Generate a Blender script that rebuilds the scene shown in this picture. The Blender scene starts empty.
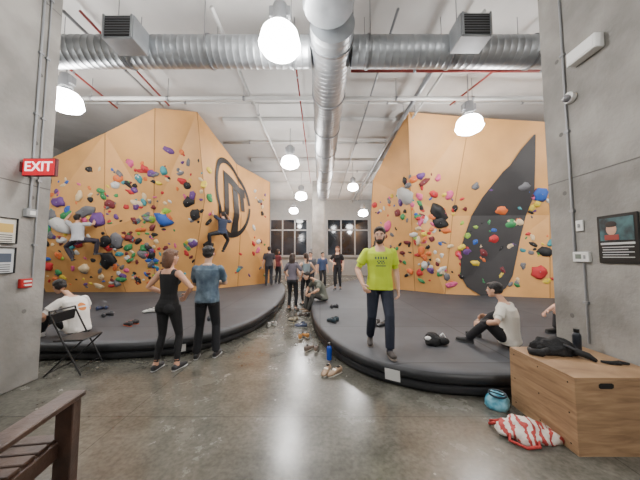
import bpy, math, random
import numpy as np
from mathutils import Vector as V, Matrix, noise
random.seed(7)
scene=bpy.context.scene
COL=scene.collection
PI=math.pi

# ---------------- materials ----------------
def srgb(r,g,b):
    f=lambda c:(c/255/12.92) if c/255<=.04045 else ((c/255+.055)/1.055)**2.4
    return (f(r),f(g),f(b),1)
MC={}
def mat(name,rgb,rough=.6,metal=0.,var=0.,vscale=5.,bump=0.,bscale=40.,emit=0.,rgb2=None,spec=.5):
    if name in MC: return MC[name]
    m=bpy.data.materials.new(name); m.use_nodes=True
    nt=m.node_tree; b=nt.nodes['Principled BSDF']
    c=srgb(*rgb)
    b.inputs['Base Color'].default_value=c
    b.inputs['Roughness'].default_value=rough
    b.inputs['Metallic'].default_value=metal
    b.inputs['Specular IOR Level'].default_value=spec
    tc=nt.nodes.new('ShaderNodeTexCoord')
    if var>0 or rgb2:
        n=nt.nodes.new('ShaderNodeTexNoise'); n.inputs['Scale'].default_value=vscale; n.inputs['Detail'].default_value=6
        nt.links.new(tc.outputs['Object'],n.inputs['Vector'])
        cr=nt.nodes.new('ShaderNodeValToRGB')
        c2=srgb(*rgb2) if rgb2 else tuple(min(1,x*(1+var)) for x in c[:3])+(1,)
        c1=c if rgb2 else tuple(x*(1-var) for x in c[:3])+(1,)
        cr.color_ramp.elements[0].position=.35; cr.color_ramp.elements[1].position=.65
        cr.color_ramp.elements[0].color=c1; cr.color_ramp.elements[1].color=c2
        nt.links.new(n.outputs['Fac'],cr.inputs['Fac']); nt.links.new(cr.outputs['Color'],b.inputs['Base Color'])
    if bump>0:
        n2=nt.nodes.new('ShaderNodeTexNoise'); n2.inputs['Scale'].default_value=bscale; n2.inputs['Detail'].default_value=4
        nt.links.new(tc.outputs['Object'],n2.inputs['Vector'])
        bp=nt.nodes.new('ShaderNodeBump'); bp.inputs['Strength'].default_value=bump; bp.inputs['Distance'].default_value=.02
        nt.links.new(n2.outputs['Fac'],bp.inputs['Height']); nt.links.new(bp.outputs['Normal'],b.inputs['Normal'])
    if emit>0:
        b.inputs['Emission Color'].default_value=c; b.inputs['Emission Strength'].default_value=emit
    MC[name]=m; return m

# ---------------- mesh builder ----------------
class B:
    def __init__(s): s.v=[];s.f=[];s.m=[];s.mats=[]
    def mi(s,m):
        if m not in s.mats: s.mats.append(m)
        return s.mats.index(m)
    def add(s,vs,fs,m):
        o=len(s.v); s.v+= [tuple(x) for x in vs]; k=s.mi(m)
        for f in fs: s.f.append(tuple(i+o for i in f)); s.m.append(k)
    def box(s,c,size,m,rot=None,bev=0.0):
        c=V(c); R=rot.to_matrix() if hasattr(rot,'to_matrix') else (rot if rot else Matrix.Identity(3))
        x,y,z=[d/2 for d in size]
        if bev<=0:
            pts=[V((a*x,b*y,d*z)) for a in(-1,1) for b in(-1,1) for d in(-1,1)]
            fs=[(0,1,3,2),(4,6,7,5),(0,4,5,1),(2,3,7,6),(0,2,6,4),(1,5,7,3)]
            s.add([c+R@p for p in pts],fs,m); return
        e=bev; vs=[];idx={}
        for a in(-1,1):
            for b in(-1,1):
                for d in(-1,1):
                    idx[(a,b,d,0)]=len(vs); vs.append(V((a*x,b*(y-e),d*(z-e))))
                    idx[(a,b,d,1)]=len(vs); vs.append(V((a*(x-e),b*y,d*(z-e))))
                    idx[(a,b,d,2)]=len(vs); vs.append(V((a*(x-e),b*(y-e),d*z)))
        fs=[]
        q=[(-1,-1),(1,-1),(1,1),(-1,1)]
        for a in(-1,1):
            fs.append([idx[(a,p,r,0)] for p,r in q]); fs.append([idx[(p,a,r,1)] for p,r in q]); fs.append([idx[(p,r,a,2)] for p,r in q])
        for a in(-1,1):
            for b in(-1,1):
                fs.append([idx[(a,b,-1,0)],idx[(a,b,1,0)],idx[(a,b,1,1)],idx[(a,b,-1,1)]])
                fs.append([idx[(a,-1,b,0)],idx[(a,1,b,0)],idx[(a,1,b,2)],idx[(a,-1,b,2)]])
                fs.append([idx[(-1,a,b,1)],idx[(1,a,b,1)],idx[(1,a,b,2)],idx[(-1,a,b,2)]])
                for d in(-1,1): fs.append([idx[(a,b,d,0)],idx[(a,b,d,1)],idx[(a,b,d,2)]])
        s.add([c+R@p for p in vs],fs,m)
    def loft(s,rings,m,seg=16,cap=True):
        vs=[];fs=[]
        for (c,a,b,sv,fv) in rings:
            for i in range(seg):
                t=2*PI*i/seg; vs.append(V(c)+V(sv)*(a*math.cos(t))+V(fv)*(b*math.sin(t)))
        n=len(rings)
        for k in range(n-1):
            for i in range(seg):
                j=(i+1)%seg; fs.append((k*seg+i,k*seg+j,(k+1)*seg+j,(k+1)*seg+i))
        if cap:
            fs.append(tuple(reversed(range(seg)))); fs.append(tuple((n-1)*seg+i for i in range(seg)))
        s.add(vs,fs,m)
    def tube(s,pts,rad,m,seg=12,cap=True):
        pts=[V(p) for p in pts]; n=len(pts)
        if not isinstance(rad,(list,tuple)): rad=[rad]*n
        prev=None; rings=[]
        for i in range(n):
            t=(pts[min(i+1,n-1)]-pts[max(i-1,0)]).normalized()
            if prev is None:
                a=V((0,0,1)) if abs(t.z)<.9 else V((1,0,0)); sv=t.cross(a).normalized()
            else:
                sv=prev-t*prev.dot(t); sv.normalize()
            prev=sv; fv=t.cross(sv); rings.append((pts[i],rad[i],rad[i],sv,fv))
        s.loft(rings,m,seg,cap); return rings
    def ell(s,c,r,m,fr=None,seg=16,rn=10,fn=None):
        c=V(c); fr=fr or (V((1,0,0)),V((0,1,0)),V((0,0,1)))
        vs=[];fs=[]
        P=lambda x,y,z:(c+fr[0]*x*r[0]+fr[1]*y*r[1]+fr[2]*z*r[2])
        vs.append(P(0,0,-1))
        for k in range(1,rn):
            ph=-PI/2+PI*k/rn
            for i in range(seg):
                t=2*PI*i/seg; vs.append(P(math.cos(ph)*math.cos(t),math.cos(ph)*math.sin(t),math.sin(ph)))
        vs.append(P(0,0,1)); N=len(vs)-1
        for i in range(seg):
            j=(i+1)%seg
            fs.append((0,1+j,1+i)); fs.append((N,N-seg+i,N-seg+j))
            for k in range(rn-2): fs.append((1+k*seg+i,1+k*seg+j,1+(k+1)*seg+j,1+(k+1)*seg+i))
        if fn: vs=[fn(v) for v in vs]
        s.add(vs,fs,m)
    def lathe(s,prof,m,c=(0,0,0),seg=24,ax=None):
        c=V(c); ax=ax or (V((1,0,0)),V((0,1,0)),V((0,0,1)))
        vs=[];fs=[]
        for (r,z) in prof:
            for i in range(seg):
                t=2*PI*i/seg; vs.append(c+ax[0]*r*math.cos(t)+ax[1]*r*math.sin(t)+ax[2]*z)
        for k in range(len(prof)-1):
            for i in range(seg):
                j=(i+1)%seg; fs.append((k*seg+i,k*seg+j,(k+1)*seg+j,(k+1)*seg+i))
        s.add(vs,fs,m)
    def mesh(s,name,smooth=False):
        me=bpy.data.meshes.new(name); me.from_pydata(s.v,[],s.f)
        for m in s.mats: me.materials.append(m)
        me.polygons.foreach_set('material_index',s.m)
        if smooth: me.polygons.foreach_set('use_smooth',[True]*len(me.polygons))
        me.update(); return me
    def obj(s,name,smooth=False,parent=None,loc=None,rotz=0,auto=False):
        me=s.mesh(name,smooth)
        o=bpy.data.objects.new(name,me); COL.objects.link(o)
        if auto:
            me.polygons.foreach_set('use_smooth',[True]*len(me.polygons))
            try: me.set_sharp_from_angle(angle=math.radians(40))
            except Exception: pass
        if loc: o.location=loc
        o.rotation_euler[2]=rotz
        if parent: o.parent=parent
        return o
def empty(name,loc=(0,0,0),rz=0):
    o=bpy.data.objects.new(name,None); COL.objects.link(o); o.location=loc; o.rotation_euler[2]=rz; return o

# ---------------- room ----------------
CEIL=6.25; PAD=.27
def floor_mat():
    m=bpy.data.materials.new('polished_concrete'); m.use_nodes=True; nt=m.node_tree; b=nt.nodes['Principled BSDF']
    tc=nt.nodes.new('ShaderNodeTexCoord')
    n=nt.nodes.new('ShaderNodeTexNoise'); n.inputs['Scale'].default_value=1.1; n.inputs['Detail'].default_value=12; n.inputs['Roughness'].default_value=.72
    nt.links.new(tc.outputs['Object'],n.inputs['Vector'])
    cr=nt.nodes.new('ShaderNodeValToRGB'); e=cr.color_ramp.elements
    e[0].position=.34; e[0].color=srgb(66,66,60); e[1].position=.66; e[1].color=srgb(118,116,107)
    nt.links.new(n.outputs['Fac'],cr.inputs['Fac'])
    n2=nt.nodes.new('ShaderNodeTexNoise'); n2.inputs['Scale'].default_value=28; n2.inputs['Detail'].default_value=6
    nt.links.new(tc.outputs['Object'],n2.inputs['Vector'])
    mx=nt.nodes.new('ShaderNodeMix'); mx.data_type='RGBA'; mx.blend_type='MULTIPLY'; mx.inputs[0].default_value=.65
    cr2=nt.nodes.new('ShaderNodeValToRGB'); cr2.color_ramp.elements[0].color=(.55,.55,.55,1); cr2.color_ramp.elements[0].position=.35; cr2.color_ramp.elements[1].position=.6
    nt.links.new(n2.outputs['Fac'],cr2.inputs['Fac'])
    nt.links.new(cr.outputs['Color'],mx.inputs[6]); nt.links.new(cr2.outputs['Color'],mx.inputs[7])
    vo=nt.nodes.new('ShaderNodeTexVoronoi'); vo.inputs['Scale'].default_value=3.2; nt.links.new(tc.outputs['Object'],vo.inputs['Vector'])
    lt=nt.nodes.new('ShaderNodeMath'); lt.operation='LESS_THAN'; lt.inputs[1].default_value=.035; nt.links.new(vo.outputs['Distance'],lt.inputs[0])
    mxs=nt.nodes.new('ShaderNodeMix'); mxs.data_type='RGBA'; mxs.inputs[7].default_value=srgb(150,148,140)
    nt.links.new(lt.outputs[0],mxs.inputs[0]); nt.links.new(mx.outputs[2],mxs.inputs[6])
    br=nt.nodes.new('ShaderNodeTexBrick'); br.offset=0; br.inputs['Scale'].default_value=1
    br.inputs['Brick Width'].default_value=4.2; br.inputs['Row Height'].default_value=3.1; br.inputs['Mortar Size'].default_value=.006
    br.inputs['Color1'].default_value=(1,1,1,1); br.inputs['Color2'].default_value=(1,1,1,1); br.inputs['Mortar'].default_value=(.6,.6,.6,1)
    mp=nt.nodes.new('ShaderNodeMapping'); mp.inputs['Location'].default_value=(1.9,.5,0)
    nt.links.new(tc.outputs['Object'],mp.inputs['Vector']); nt.links.new(mp.outputs['Vector'],br.inputs['Vector'])
    mx2=nt.nodes.new('ShaderNodeMix'); mx2.data_type='RGBA'; mx2.blend_type='MULTIPLY'; mx2.inputs[0].default_value=1
    nt.links.new(mxs.outputs[2],mx2.inputs[6]); nt.links.new(br.outputs['Color'],mx2.inputs[7])
    nt.links.new(mx2.outputs[2],b.inputs['Base Color'])
    mr=nt.nodes.new('ShaderNodeMapRange'); mr.inputs[1].default_value=.3; mr.inputs[2].default_value=.7; mr.inputs[3].default_value=.16; mr.inputs[4].default_value=.32
    nt.links.new(n.outputs['Fac'],mr.inputs[0]); nt.links.new(mr.outputs[0],b.inputs['Roughness'])
    b.inputs['Specular IOR Level'].default_value=.55
    return m
concrete=mat('column_concrete',(146,143,138),.75,var=.24,vscale=1.9,bump=.4,bscale=18)
wallm=mat('painted_wall',(175,175,172),.8,var=.05)
ceilm=mat('ceiling_concrete_paint',(198,197,195),.7,var=.1,vscale=.9)
def slab(name,c,size,m):
    b=B(); b.box(c,size,m); return b.obj(name)
slab('floor',(0,8,-.1),(24,30,.2),floor_mat())
slab('ceiling',(0,8,CEIL+.1),(24,30,.2),ceilm)
slab('wall_left',(-11.6,8,CEIL/2),(.2,30,CEIL),wallm)
slab('wall_right',(11.6,8,CEIL/2),(.2,30,CEIL),wallm)
slab('wall_front',(0,-6.5,CEIL/2),(23.4,.2,CEIL),wallm)
slab('wall_back',(0,21.1,CEIL/2),(23.4,.2,CEIL),mat('back_wall',(150,152,152),.8,var=.05))
frame=mat('window_frame',(150,152,155),.4); glass=mat('night_glass',(16,20,26),.08,rgb2=(40,48,60),vscale=.8)
for i,(x0,x1) in enumerate([(-4.1,-1.05),(.6,4.0)]):
    b=B(); w=x1-x0; cx=(x0+x1)/2
    b.box((cx,20.97,3.1),(w,.03,3.0),glass)
    for k in range(4): b.box((x0+w*k/3,20.93,3.1),(.1,.1,3.0),frame)
    for z in (1.6,3.7,4.6): b.box((cx,20.93,z),(w+.08,.1,.1),frame)
    b.box((cx,20.9,1.5),(w+.04,.2,.06),wallm)
    b.obj('window_%d'%(i+1))
b=B(); b.box((-.25,20.96,1.1),(1.1,.06,2.2),mat('door_grey',(110,112,115),.5)); b.box((-.25,20.94,2.22),(1.25,.1,.08),frame)
for sx in(-.85,.35): b.box((sx,20.94,1.1),(.08,.1,2.25),frame)
b.box((.15,20.9,1.05),(.04,.08,.2),mat('steel',(190,190,190),.3,1)); b.obj('door_1')

def column(name,x0,x1,y0,y1):
    b=B(); b.box(((x0+x1)/2,(y0+y1)/2,CEIL/2),(x1-x0,y1-y0,CEIL),concrete,bev=.015)
    hole=mat('formwork_hole',(105,103,100),.9)
    inner=x1 if x1<0 else x0; sg=1 if x1<0 else -1
    for z in (.9,2.3,3.0,3.9,4.9):
        for y in (y0+.2,y1-.22):
            b.lathe([(.0,.002),(.022,.002),(.026,0)],hole,(inner,y,z),12,(V((0,1,0)),V((0,0,1)),V((sg,0,0))))
    for z in (2.45,4.9): b.box((inner+sg*.001,(y0+y1)/2,z),(.004,y1-y0-.04,.012),hole)
    return b.obj(name)
column('concrete_column',-4.6,-3.6,2.2,3.37)
column('concrete_column',2.85,3.95,1.9,3.15)
b=B(); b.box((-.1,16,CEIL/2),(.75,.75,CEIL),concrete,bev=.02); b.obj('concrete_column')

# ---------------- climbing walls ----------------
ply=mat('plywood_wall_paint',(207,153,90),.55,var=.1,vscale=1.1,bump=.05,bscale=60)
LC=[((-9.9,9.3,PAD),(-9.4,8.2,2.2),(-9.0,8.2,4.7)),
    ((-7.0,9.3,PAD),(-7.1,8.35,2.5),(-6.77,7.8,5.44)),
    ((-6.1,9.5,PAD),(-5.75,8.75,3.0),(-5.03,7.5,6.07)),
    ((-4.84,9.6,PAD),(-4.0,8.75,3.55),(-3.94,7.9,6.18)),
    ((-3.55,11.1,PAD),(-3.3,10.6,3.2),(-3.35,10.0,5.25)),
    ((-2.45,12.4,PAD),(-2.42,12.2,2.9),(-2.4,12.0,5.1)),
    ((-4.3,20.9,PAD),(-4.3,20.9,2.8),(-4.3,20.9,5.1))]
RC=[((4.4,20.9,PAD),(4.4,20.9,2.9),(4.4,20.9,4.7)),
    ((2.19,10.85,PAD),(2.12,10.5,3.27),(2.16,10.2,4.65)),
    ((3.54,9.6,PAD),(3.2,8.9,3.57),(2.785,7.8,6.12)),
    ((4.29,8.85,PAD),(4.59,8.75,2.96),(4.74,7.8,5.95)),
    ((7.13,8.0,PAD),(7.46,8.2,2.9),(6.92,7.6,5.69)),
    ((10.5,7.8,PAD),(10.5,8.0,2.9),(10.2,7.4,5.6))]
def surf(C,u,v):
    i=min(int(max(u,0)),len(C)-2); j=min(int(max(v,0)),1); fu=u-i; fv=v-j
    a,b_,c,d=[V(x) for x in (C[i][j],C[i+1][j],C[i][j+1],C[i+1][j+1])]
    if (i+j)%2==0:
        if fu+fv<=1: return a+(b_-a)*fu+(c-a)*fv
        return d+(c-d)*(1-fu)+(b_-d)*(1-fv)
    else:
        if fu>=fv: return a+(b_-a)*fu+(d-b_)*fv
        return a+(d-c)*fu+(c-a)*fv
def frame_at(C,u,v):
    e=.004; p=surf(C,u,v)
    i=min(int(max(u,0)),len(C)-2); j=min(int(max(v,0)),1)
    u2=u+e if u+e<=i+1 else u-e; v2=v+e if v+e<=j+1 else v-e
    du=(surf(C,u2,v)-p)*(1 if u2>u else -1); dv=(surf(C,u,v2)-p)*(1 if v2>v else -1)
    du.normalize(); n=du.cross(dv).normalized()
    side=du
    if n.y>0 and abs(n.y)>.3: n=-n
    t=n.cross(side).normalized()
    return p,side,t,n
def climb_wall(name,C,outer_x):
    b=B()
    seam=mat('panel_seam',(150,108,64),.8)
    for i in range(len(C)-1):
        for j in range(2):
            a,b_,c,d=[V(x) for x in (C[i][j],C[i+1][j],C[i][j+1],C[i+1][j+1])]
            if (i+j)%2==0: b.add([a,b_,c,d],[(0,1,2),(1,3,2)],ply)
            else: b.add([a,b_,c,d],[(0,1,3),(0,3,2)],ply)
    for i in range(1,len(C)-1):
        for j in range(2): b.tube([C[i][j],C[i][j+1]],.012,seam,6)
    tops=[V(c[2]) for c in C]
    sx=-1 if outer_x<0 else 1
    for i in range(len(C)-1):
        a,c=tops[i],tops[i+1]
        b.add([a,c,V((c.x+sx*.5,c.y+.6,c.z)),V((a.x+sx*.5,a.y+.6,a.z))],[(0,1,2,3)],ply)
    return b.obj(name)
climb_wall('climbing_wall',LC,-11); climb_wall('climbing_wall',RC,11)

leafm=mat('dark_grey_panel',(50,48,49),.6,var=.12,vscale=2)
blackp=mat('black_paint',(24,24,26),.5)
Ledge=[(.0,.36,.50),(.1,.22,.60),(.25,.145,.66),(.6,.12,.71),(1.0,.2,.76),(1.2,.28,.79),(1.45,.43,.82),(1.7,.66,.845),(1.86,.84,.86)]
b=B(); vs=[];fs=[];K=12
rows=[]
for a in range(len(Ledge)-1):
    for k in range(4):
        t=k/4; rows.append(tuple(Ledge[a][q]*(1-t)+Ledge[a+1][q]*t for q in range(3)))
rows.append(Ledge[-1])
for (v,l,r) in rows:
    for k in range(K+1):
        u=3+l+(r-l)*k/K; p,s_,t_,n=frame_at(RC,u,min(v,1.999)); vs.append(p+n*.03)
for a in range(len(rows)-1):
    for k in range(K): fs.append((a*(K+1)+k,a*(K+1)+k+1,(a+1)*(K+1)+k+1,(a+1)*(K+1)+k))
b.add(vs,fs,leafm)
b.obj('leaf_shaped_climbing_panel')

b=B()
def uvpoly_grid(f,na,nb,off=.03):
    vs=[];fs=[]
    for a in range(na+1):
        for c in range(nb+1):
            u,v=f(a/na,c/nb); p,s_,t_,n=frame_at(LC,u,v); vs.append(p+n*off)
    for a in range(na):
        for c in range(nb): fs.append((a*(nb+1)+c,(a+1)*(nb+1)+c,(a+1)*(nb+1)+c+1,a*(nb+1)+c+1))
    b.add(vs,fs,blackp)
cu,cv=3.78,1.22
def rg(a,c):
    t=2*PI*a*.985+.1; R=1-.13*(1-c); rv=.62 if math.sin(t)>0 else .52
    return cu+.50*R*math.cos(t), cv+rv*R*math.sin(t)
uvpoly_grid(rg,72,3)
uvpoly_grid(lambda a,c:(cu-.26+.62*a, cv+.16+.16*c+.05*math.sin(a*3)),14,4)
uvpoly_grid(lambda a,c:(cu-.02+.17*a, cv-.50+.70*c),5,14)
uvpoly_grid(lambda a,c:(cu-.30+.13*a+.04*c, cv-.34+.55*c),4,12)
uvpoly_grid(lambda a,c:(cu+.22+.10*a, cv-.1+.30*c),3,8)
b.obj('round_wall_logo')

HC={'red':(184,44,48),'blue':(44,88,168),'purple':(98,62,124),'black':(28,28,30),'green':(54,132,78),'yellow':(212,186,60),
    'pink':(204,86,132),'white':(200,198,194),'grey':(106,106,110),'orange':(212,108,54),'teal':(62,138,144),'lime':(142,180,64),'maroon':(108,38,44),'cream':(212,188,150)}
def hm(k): return mat('hold_'+k,HC[k],.65,bump=.2,bscale=60)
boltm=mat('bolt_steel',(150,150,150),.3,1)
def hold(b,C,u,v,size,col,el=1.,rot=None,depth=.5):
    p,s_,t_,n=frame_at(C,u,min(v,1.98))
    a=random.uniform(0,PI) if rot is None else rot
    X=s_*math.cos(a)+t_*math.sin(a); Y=-s_*math.sin(a)+t_*math.cos(a)
    sd=V((random.random()*50,random.random()*50,random.random()*50)); r=size/2
    def fn(q):
        d=q-p; l=d.length
        if l<1e-6: return q
        k=1+.5*noise.noise(d/size*2.6+sd)
        out=p+d*k
        h=(out-p).dot(n)
        if h<0: out=out-n*h*.98
        return out
    b.ell(p,(r*el,r/el**.5,r*depth),hm(col) if col in HC else mat('hold_matte_grey',(172,170,166),.9),(X,Y,n),12,8,fn)
    if size>.16: b.lathe([(0,.006),(.014,.006),(.016,0)],boltm,p+n*(r*depth*.98),8,(X,Y,n))
bl=B(); br_=B()
big=[(.18,1.05,.5,'green',1.3,.4),(.4,1.33,.36,'purple',1.1,None),(.42,1.08,.5,'white',1.4,2.6),(.28,1.2,.36,'grey',1.3,.2),(.9,1.1,.46,'purple',1.1,.9),(.75,1.2,.42,'grey',1.4,.3),
 (1.15,.8,.42,'grey',1.2,None),(.9,.55,.5,'black',1.2,1.2),(2.2,.92,.5,'blue',1.4,2.2),(1.8,1.5,.26,'red',1.2,None),(2.68,1.02,.34,'black',1.2,.4),(2.85,.86,.36,'black',1.3,.8),
 (3.25,.55,.4,'black',1.3,.1),(1.25,1.5,.26,'orange',1.2,None),(1.5,1.62,.26,'pink',1.2,None),(1.6,.5,.3,'grey',1.2,None),(.55,.45,.34,'cream',1.2,None),
 (2.6,1.3,.25,'red',1.3,None),(1.1,1.25,.28,'maroon',1.1,None),(3.12,1.05,.26,'green',1.2,None),(.12,.5,.36,'red',1.3,.3),(2.9,.55,.3,'purple',1.2,None),(.6,.9,.4,'purple',1.3,.6),(.95,.8,.36,'black',1.2,None)]
for h in big: hold(bl,LC,h[0],h[1],h[2],h[3],h[4],h[5])
keys=list(HC); wts=[5,2,3,6,2.5,2,2.5,3,3,2.5,1.5,.8,3,2.5]
for _ in range(400):
    u=random.choices([random.uniform(.02,1),random.uniform(1,2),random.uniform(2,3),random.uniform(3,4.9)],[4,4,3,2.0])[0]
    v=random.uniform(.1,1.5) if random.random()<.9 else random.uniform(1.4,1.68)
    if 3.2<u<4.4 and v>.55: continue
    hold(bl,LC,u,v,random.choice([.07,.09,.11,.13,.16,.2,.25]),random.choices(keys,wts)[0],random.uniform(1,1.7))
bl.obj('climbing_holds',smooth=True)
bigR=[(1.88,1.13,.7,'matte',1.0,0),(1.45,.78,.36,'pink',1.2,.8),(2.68,.98,.55,'black',1.3,2.6),(2.72,.84,.42,'black',1.3,.2),(2.5,1.15,.26,'red',1.1,None),(2.2,1.3,.26,'purple',1.2,None),
 (2.85,1.2,.28,'pink',1.1,None),(1.7,.9,.26,'maroon',1.1,None),(3.5,1.05,.34,'orange',1.2,.1),(3.62,.9,.32,'green',1.3,.5),(3.45,.7,.32,'red',1.2,None),(3.68,1.3,.3,'grey',1.2,None),
 (3.88,1.22,.46,'blue',1.1,None),(3.9,.3,.42,'red',1.2,None),(3.3,.4,.28,'yellow',1.2,None),(3.95,.55,.34,'black',1.2,None),(2.3,.45,.28,'orange',1.2,None)]
for h in bigR: hold(br_,RC,h[0],h[1],h[2],h[3],h[4],h[5])
for _ in range(280):
    u=random.choices([random.uniform(1.05,2),random.uniform(2,3),random.uniform(3,4),random.uniform(4,4.8)],[3.5,3.5,3.5,1.5])[0]
    v=random.uniform(.12,1.35)
    hold(br_,RC,u,v,random.choice([.07,.09,.12,.14,.17,.2,.24]),random.choices(keys,wts)[0],random.uniform(1,1.7))
br_.obj('climbing_holds',smooth=True)

# ---------------- pads ----------------
def cat(pts,n=10):
    out=[];P=[V((p[0],p[1],0)) for p in pts]
    for i in range(len(P)-1):
        p0=P[max(i-1,0)];p1=P[i];p2=P[i+1];p3=P[min(i+2,len(P)-1)]
        for k in range(n):
            t=k/n; out.append(.5*((2*p1)+(p2-p0)*t+(2*p0-5*p1+4*p2-p3)*t*t+(3*p1-p0-3*p2+p3)*t**3))
    out.append(P[-1]); return out
def pad_top():
    m=mat('pad_top_vinyl',(92,92,95),.6,bump=.1,bscale=6); nt=m.node_tree; b=nt.nodes['Principled BSDF']
    tc=nt.nodes.new('ShaderNodeTexCoord'); br=nt.nodes.new('ShaderNodeTexBrick'); br.offset=.0
    br.inputs['Scale'].default_value=1; br.inputs['Brick Width'].default_value=2.4; br.inputs['Row Height'].default_value=1.6; br.inputs['Mortar Size'].default_value=.012
    br.inputs['Color1'].default_value=srgb(66,68,73); br.inputs['Color2'].default_value=srgb(74,76,81); br.inputs['Mortar'].default_value=srgb(42,43,47)
    n=nt.nodes.new('ShaderNodeTexNoise'); n.inputs['Scale'].default_value=1.7; n.inputs['Detail'].default_value=8
    cr=nt.nodes.new('ShaderNodeValToRGB'); cr.color_ramp.elements[0].position=.3; cr.color_ramp.elements[0].color=(.7,.7,.7,1); cr.color_ramp.elements[1].position=.7
    mx=nt.nodes.new('ShaderNodeMix'); mx.data_type='RGBA'; mx.blend_type='MULTIPLY'; mx.inputs[0].default_value=1
    nt.links.new(tc.outputs['Object'],br.inputs['Vector']); nt.links.new(tc.outputs['Object'],n.inputs['Vector']); nt.links.new(n.outputs['Fac'],cr.inputs['Fac'])
    nt.links.new(br.outputs['Color'],mx.inputs[6]); nt.links.new(cr.outputs['Color'],mx.inputs[7]); nt.links.new(mx.outputs[2],b.inputs['Base Color'])
    return m
ptop=pad_top(); pside=mat('pad_side_black',(34,35,38),.45,bump=.35,bscale=7); lab=mat('pad_label_white',(215,215,212),.6)
def pad(name,curve,corners,labels):
    pts=cat(curve)
    base=pts+[V((c[0],c[1],0)) for c in corners]; n=len(base)
    area=sum(base[i].x*base[(i+1)%n].y-base[(i+1)%n].x*base[i].y for i in range(n)); sg=1 if area>0 else -1
    nor=[]
    for i in range(n):
        t=(base[(i+1)%n]-base[i-1]).normalized(); nor.append(V((t.y,-t.x,0))*sg)
    prof=[(-.02,.0),(.014,.018),(.032,.055),(.024,.095),(-.008,.116),(.026,.132),(.048,.168),(.046,.21),(.02,.246),(-.03,.264),(-.08,PAD)]
    vs=[];fs=[]
    for (o,z) in prof:
        for i in range(n): vs.append(base[i]+nor[i]*o+V((0,0,z)))
    for k in range(len(prof)-1):
        for i in range(n):
            j=(i+1)%n; fs.append((k*n+i,k*n+j,(k+1)*n+j,(k+1)*n+i))
    b=B(); k=len(prof)-1
    nf=n*(k-2); b.add(vs,fs[:nf],pside)
    b.add(vs,fs[nf:],ptop)
    b.add([vs[k*n+i] for i in range(n)],[tuple(range(n))],ptop)
    for (i0,i1,z0,z1) in labels:
        vv=[];ff=[]
        for i in range(i0,i1+1):
            vv+= [base[i]+nor[i]*.036+V((0,0,z0)),base[i]+nor[i]*.052+V((0,0,z1))]
        for q in range(i1-i0): ff.append((2*q,2*q+2,2*q+3,2*q+1))
        b.add(vv,ff,lab)
    o=b.obj(name,auto=True)
    import bmesh
    bm=bmesh.new(); bm.from_mesh(o.data); bmesh.ops.remove_doubles(bm,verts=bm.verts,dist=1e-5); bmesh.ops.triangulate(bm,faces=[f for f in bm.faces if len(f.verts)>4]); bmesh.ops.recalc_face_normals(bm,faces=bm.faces); bm.to_mesh(o.data); bm.free()
    return pts
pad('crash_pad',[(-9.5,3.9),(-4.35,3.96),(-3.1,3.98),(-2.17,4.22),(-1.63,4.85),(-1.32,5.8),(-1.22,7.4),(-1.34,9.75),(-1.9,12.5),(-3,15),(-4.2,17.5)],[(-11.4,17.5),(-11.4,3.9)],[(29,30,.05,.17)])
pad('crash_pad',[(4.2,17.5),(2.2,15),(.75,12),(.08,9.75),(-.17,7.7),(-.18,6.45),(-.04,5.1),(.24,4.1),(.6,3.48),(.98,3.18),(1.4,3.0),(2.07,2.95),(2.6,3.08),(3.0,3.24),(5,3.26)],[(11.4,3.26),(11.4,17.5)],[(86,90,.06,.2)])

# ---------------- ducts & pipes ----------------
galv=mat('galvanised_duct',(168,172,176),.42,.75,var=.12,vscale=3,bump=.06,bscale=6)
strap=mat('strap_steel',(140,142,145),.4,.8)
def duct(name,p0,p1,R,hang=True):
    b=B(); p0=V(p0);p1=V(p1); L=(p1-p0).length; d=(p1-p0).normalized()
    sv=d.cross(V((0,0,1))).normalized(); fv=d.cross(sv)
    prof=[]
    step=.12
    n=int(L/step)
    prof.append((0,0)); prof.append((R,0))
    for i in range(n):
        z=i*step; prof+= [(R,z+.01),(R,z+step-.018),(R+.004,z+step-.012),(R+.004,z+step-.007),(R,z+step)]
    prof+= [(R,L),(0,L)]
    b.lathe(prof,galv,p0,36,(sv,fv,d))
    k=int(L/1.5)
    for i in range(k+1):
        z=.3+i*1.5
        if z>L-.1: break
        b.lathe([(R,z-.02),(R+.02,z-.02),(R+.02,z+.02),(R,z+.02)],strap,p0,36,(sv,fv,d))
        if hang:
            c=p0+d*z
            for q in(-1,1):
                h=c+sv*q*(R+.012); b.tube([h,V((h.x,h.y,CEIL-.001))],.007,strap,6)
    return b.obj(name,auto=True)
duct('spiral_duct',(.2,3.85,5.3),(.2,15.4,5.3),.36)
b=B(); b.lathe([(0,-.35),(.1,-.36),(.34,-.33),(.37,-.28),(.37,.6)],galv,(.12,3.45,5.45),36); b.lathe([(.37,-.1),(.39,-.1),(.39,-.06),(.37,-.06)],galv,(.12,3.45,5.45),36)
b.tube([(.12,3.45,5.6),(.12,3.45,CEIL-.001)],.3,galv,24)
b.obj('duct_end_drum',auto=True)
duct('cross_duct',(-6.8,4.45,5.3),(-.17,4.45,5.3),.26)
duct('cross_duct',(.57,4.45,5.3),(6.8,4.45,5.3),.26)
grl=mat('grille_black',(30,30,32),.6)
def diffuser(x,y,z):
    b=B(); b.box((x,y,z+.06),(.5,.36,.4),galv,bev=.01)
    b.box((x,y-.185,z+.06),(.42,.02,.32),grl)
    for i in range(7): b.box((x,y-.197,z-.07+i*.043),(.42,.012,.012),mat('louver_grey',(120,122,125),.4,.6))
    for s_ in(-1,1): b.box((x+s_*.22,y-.197,z+.06),(.03,.02,.38),galv)
    b.obj('duct_vent_box')
diffuser(-3.20,4.0,5.14); diffuser(2.48,4.0,5.18)
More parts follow.
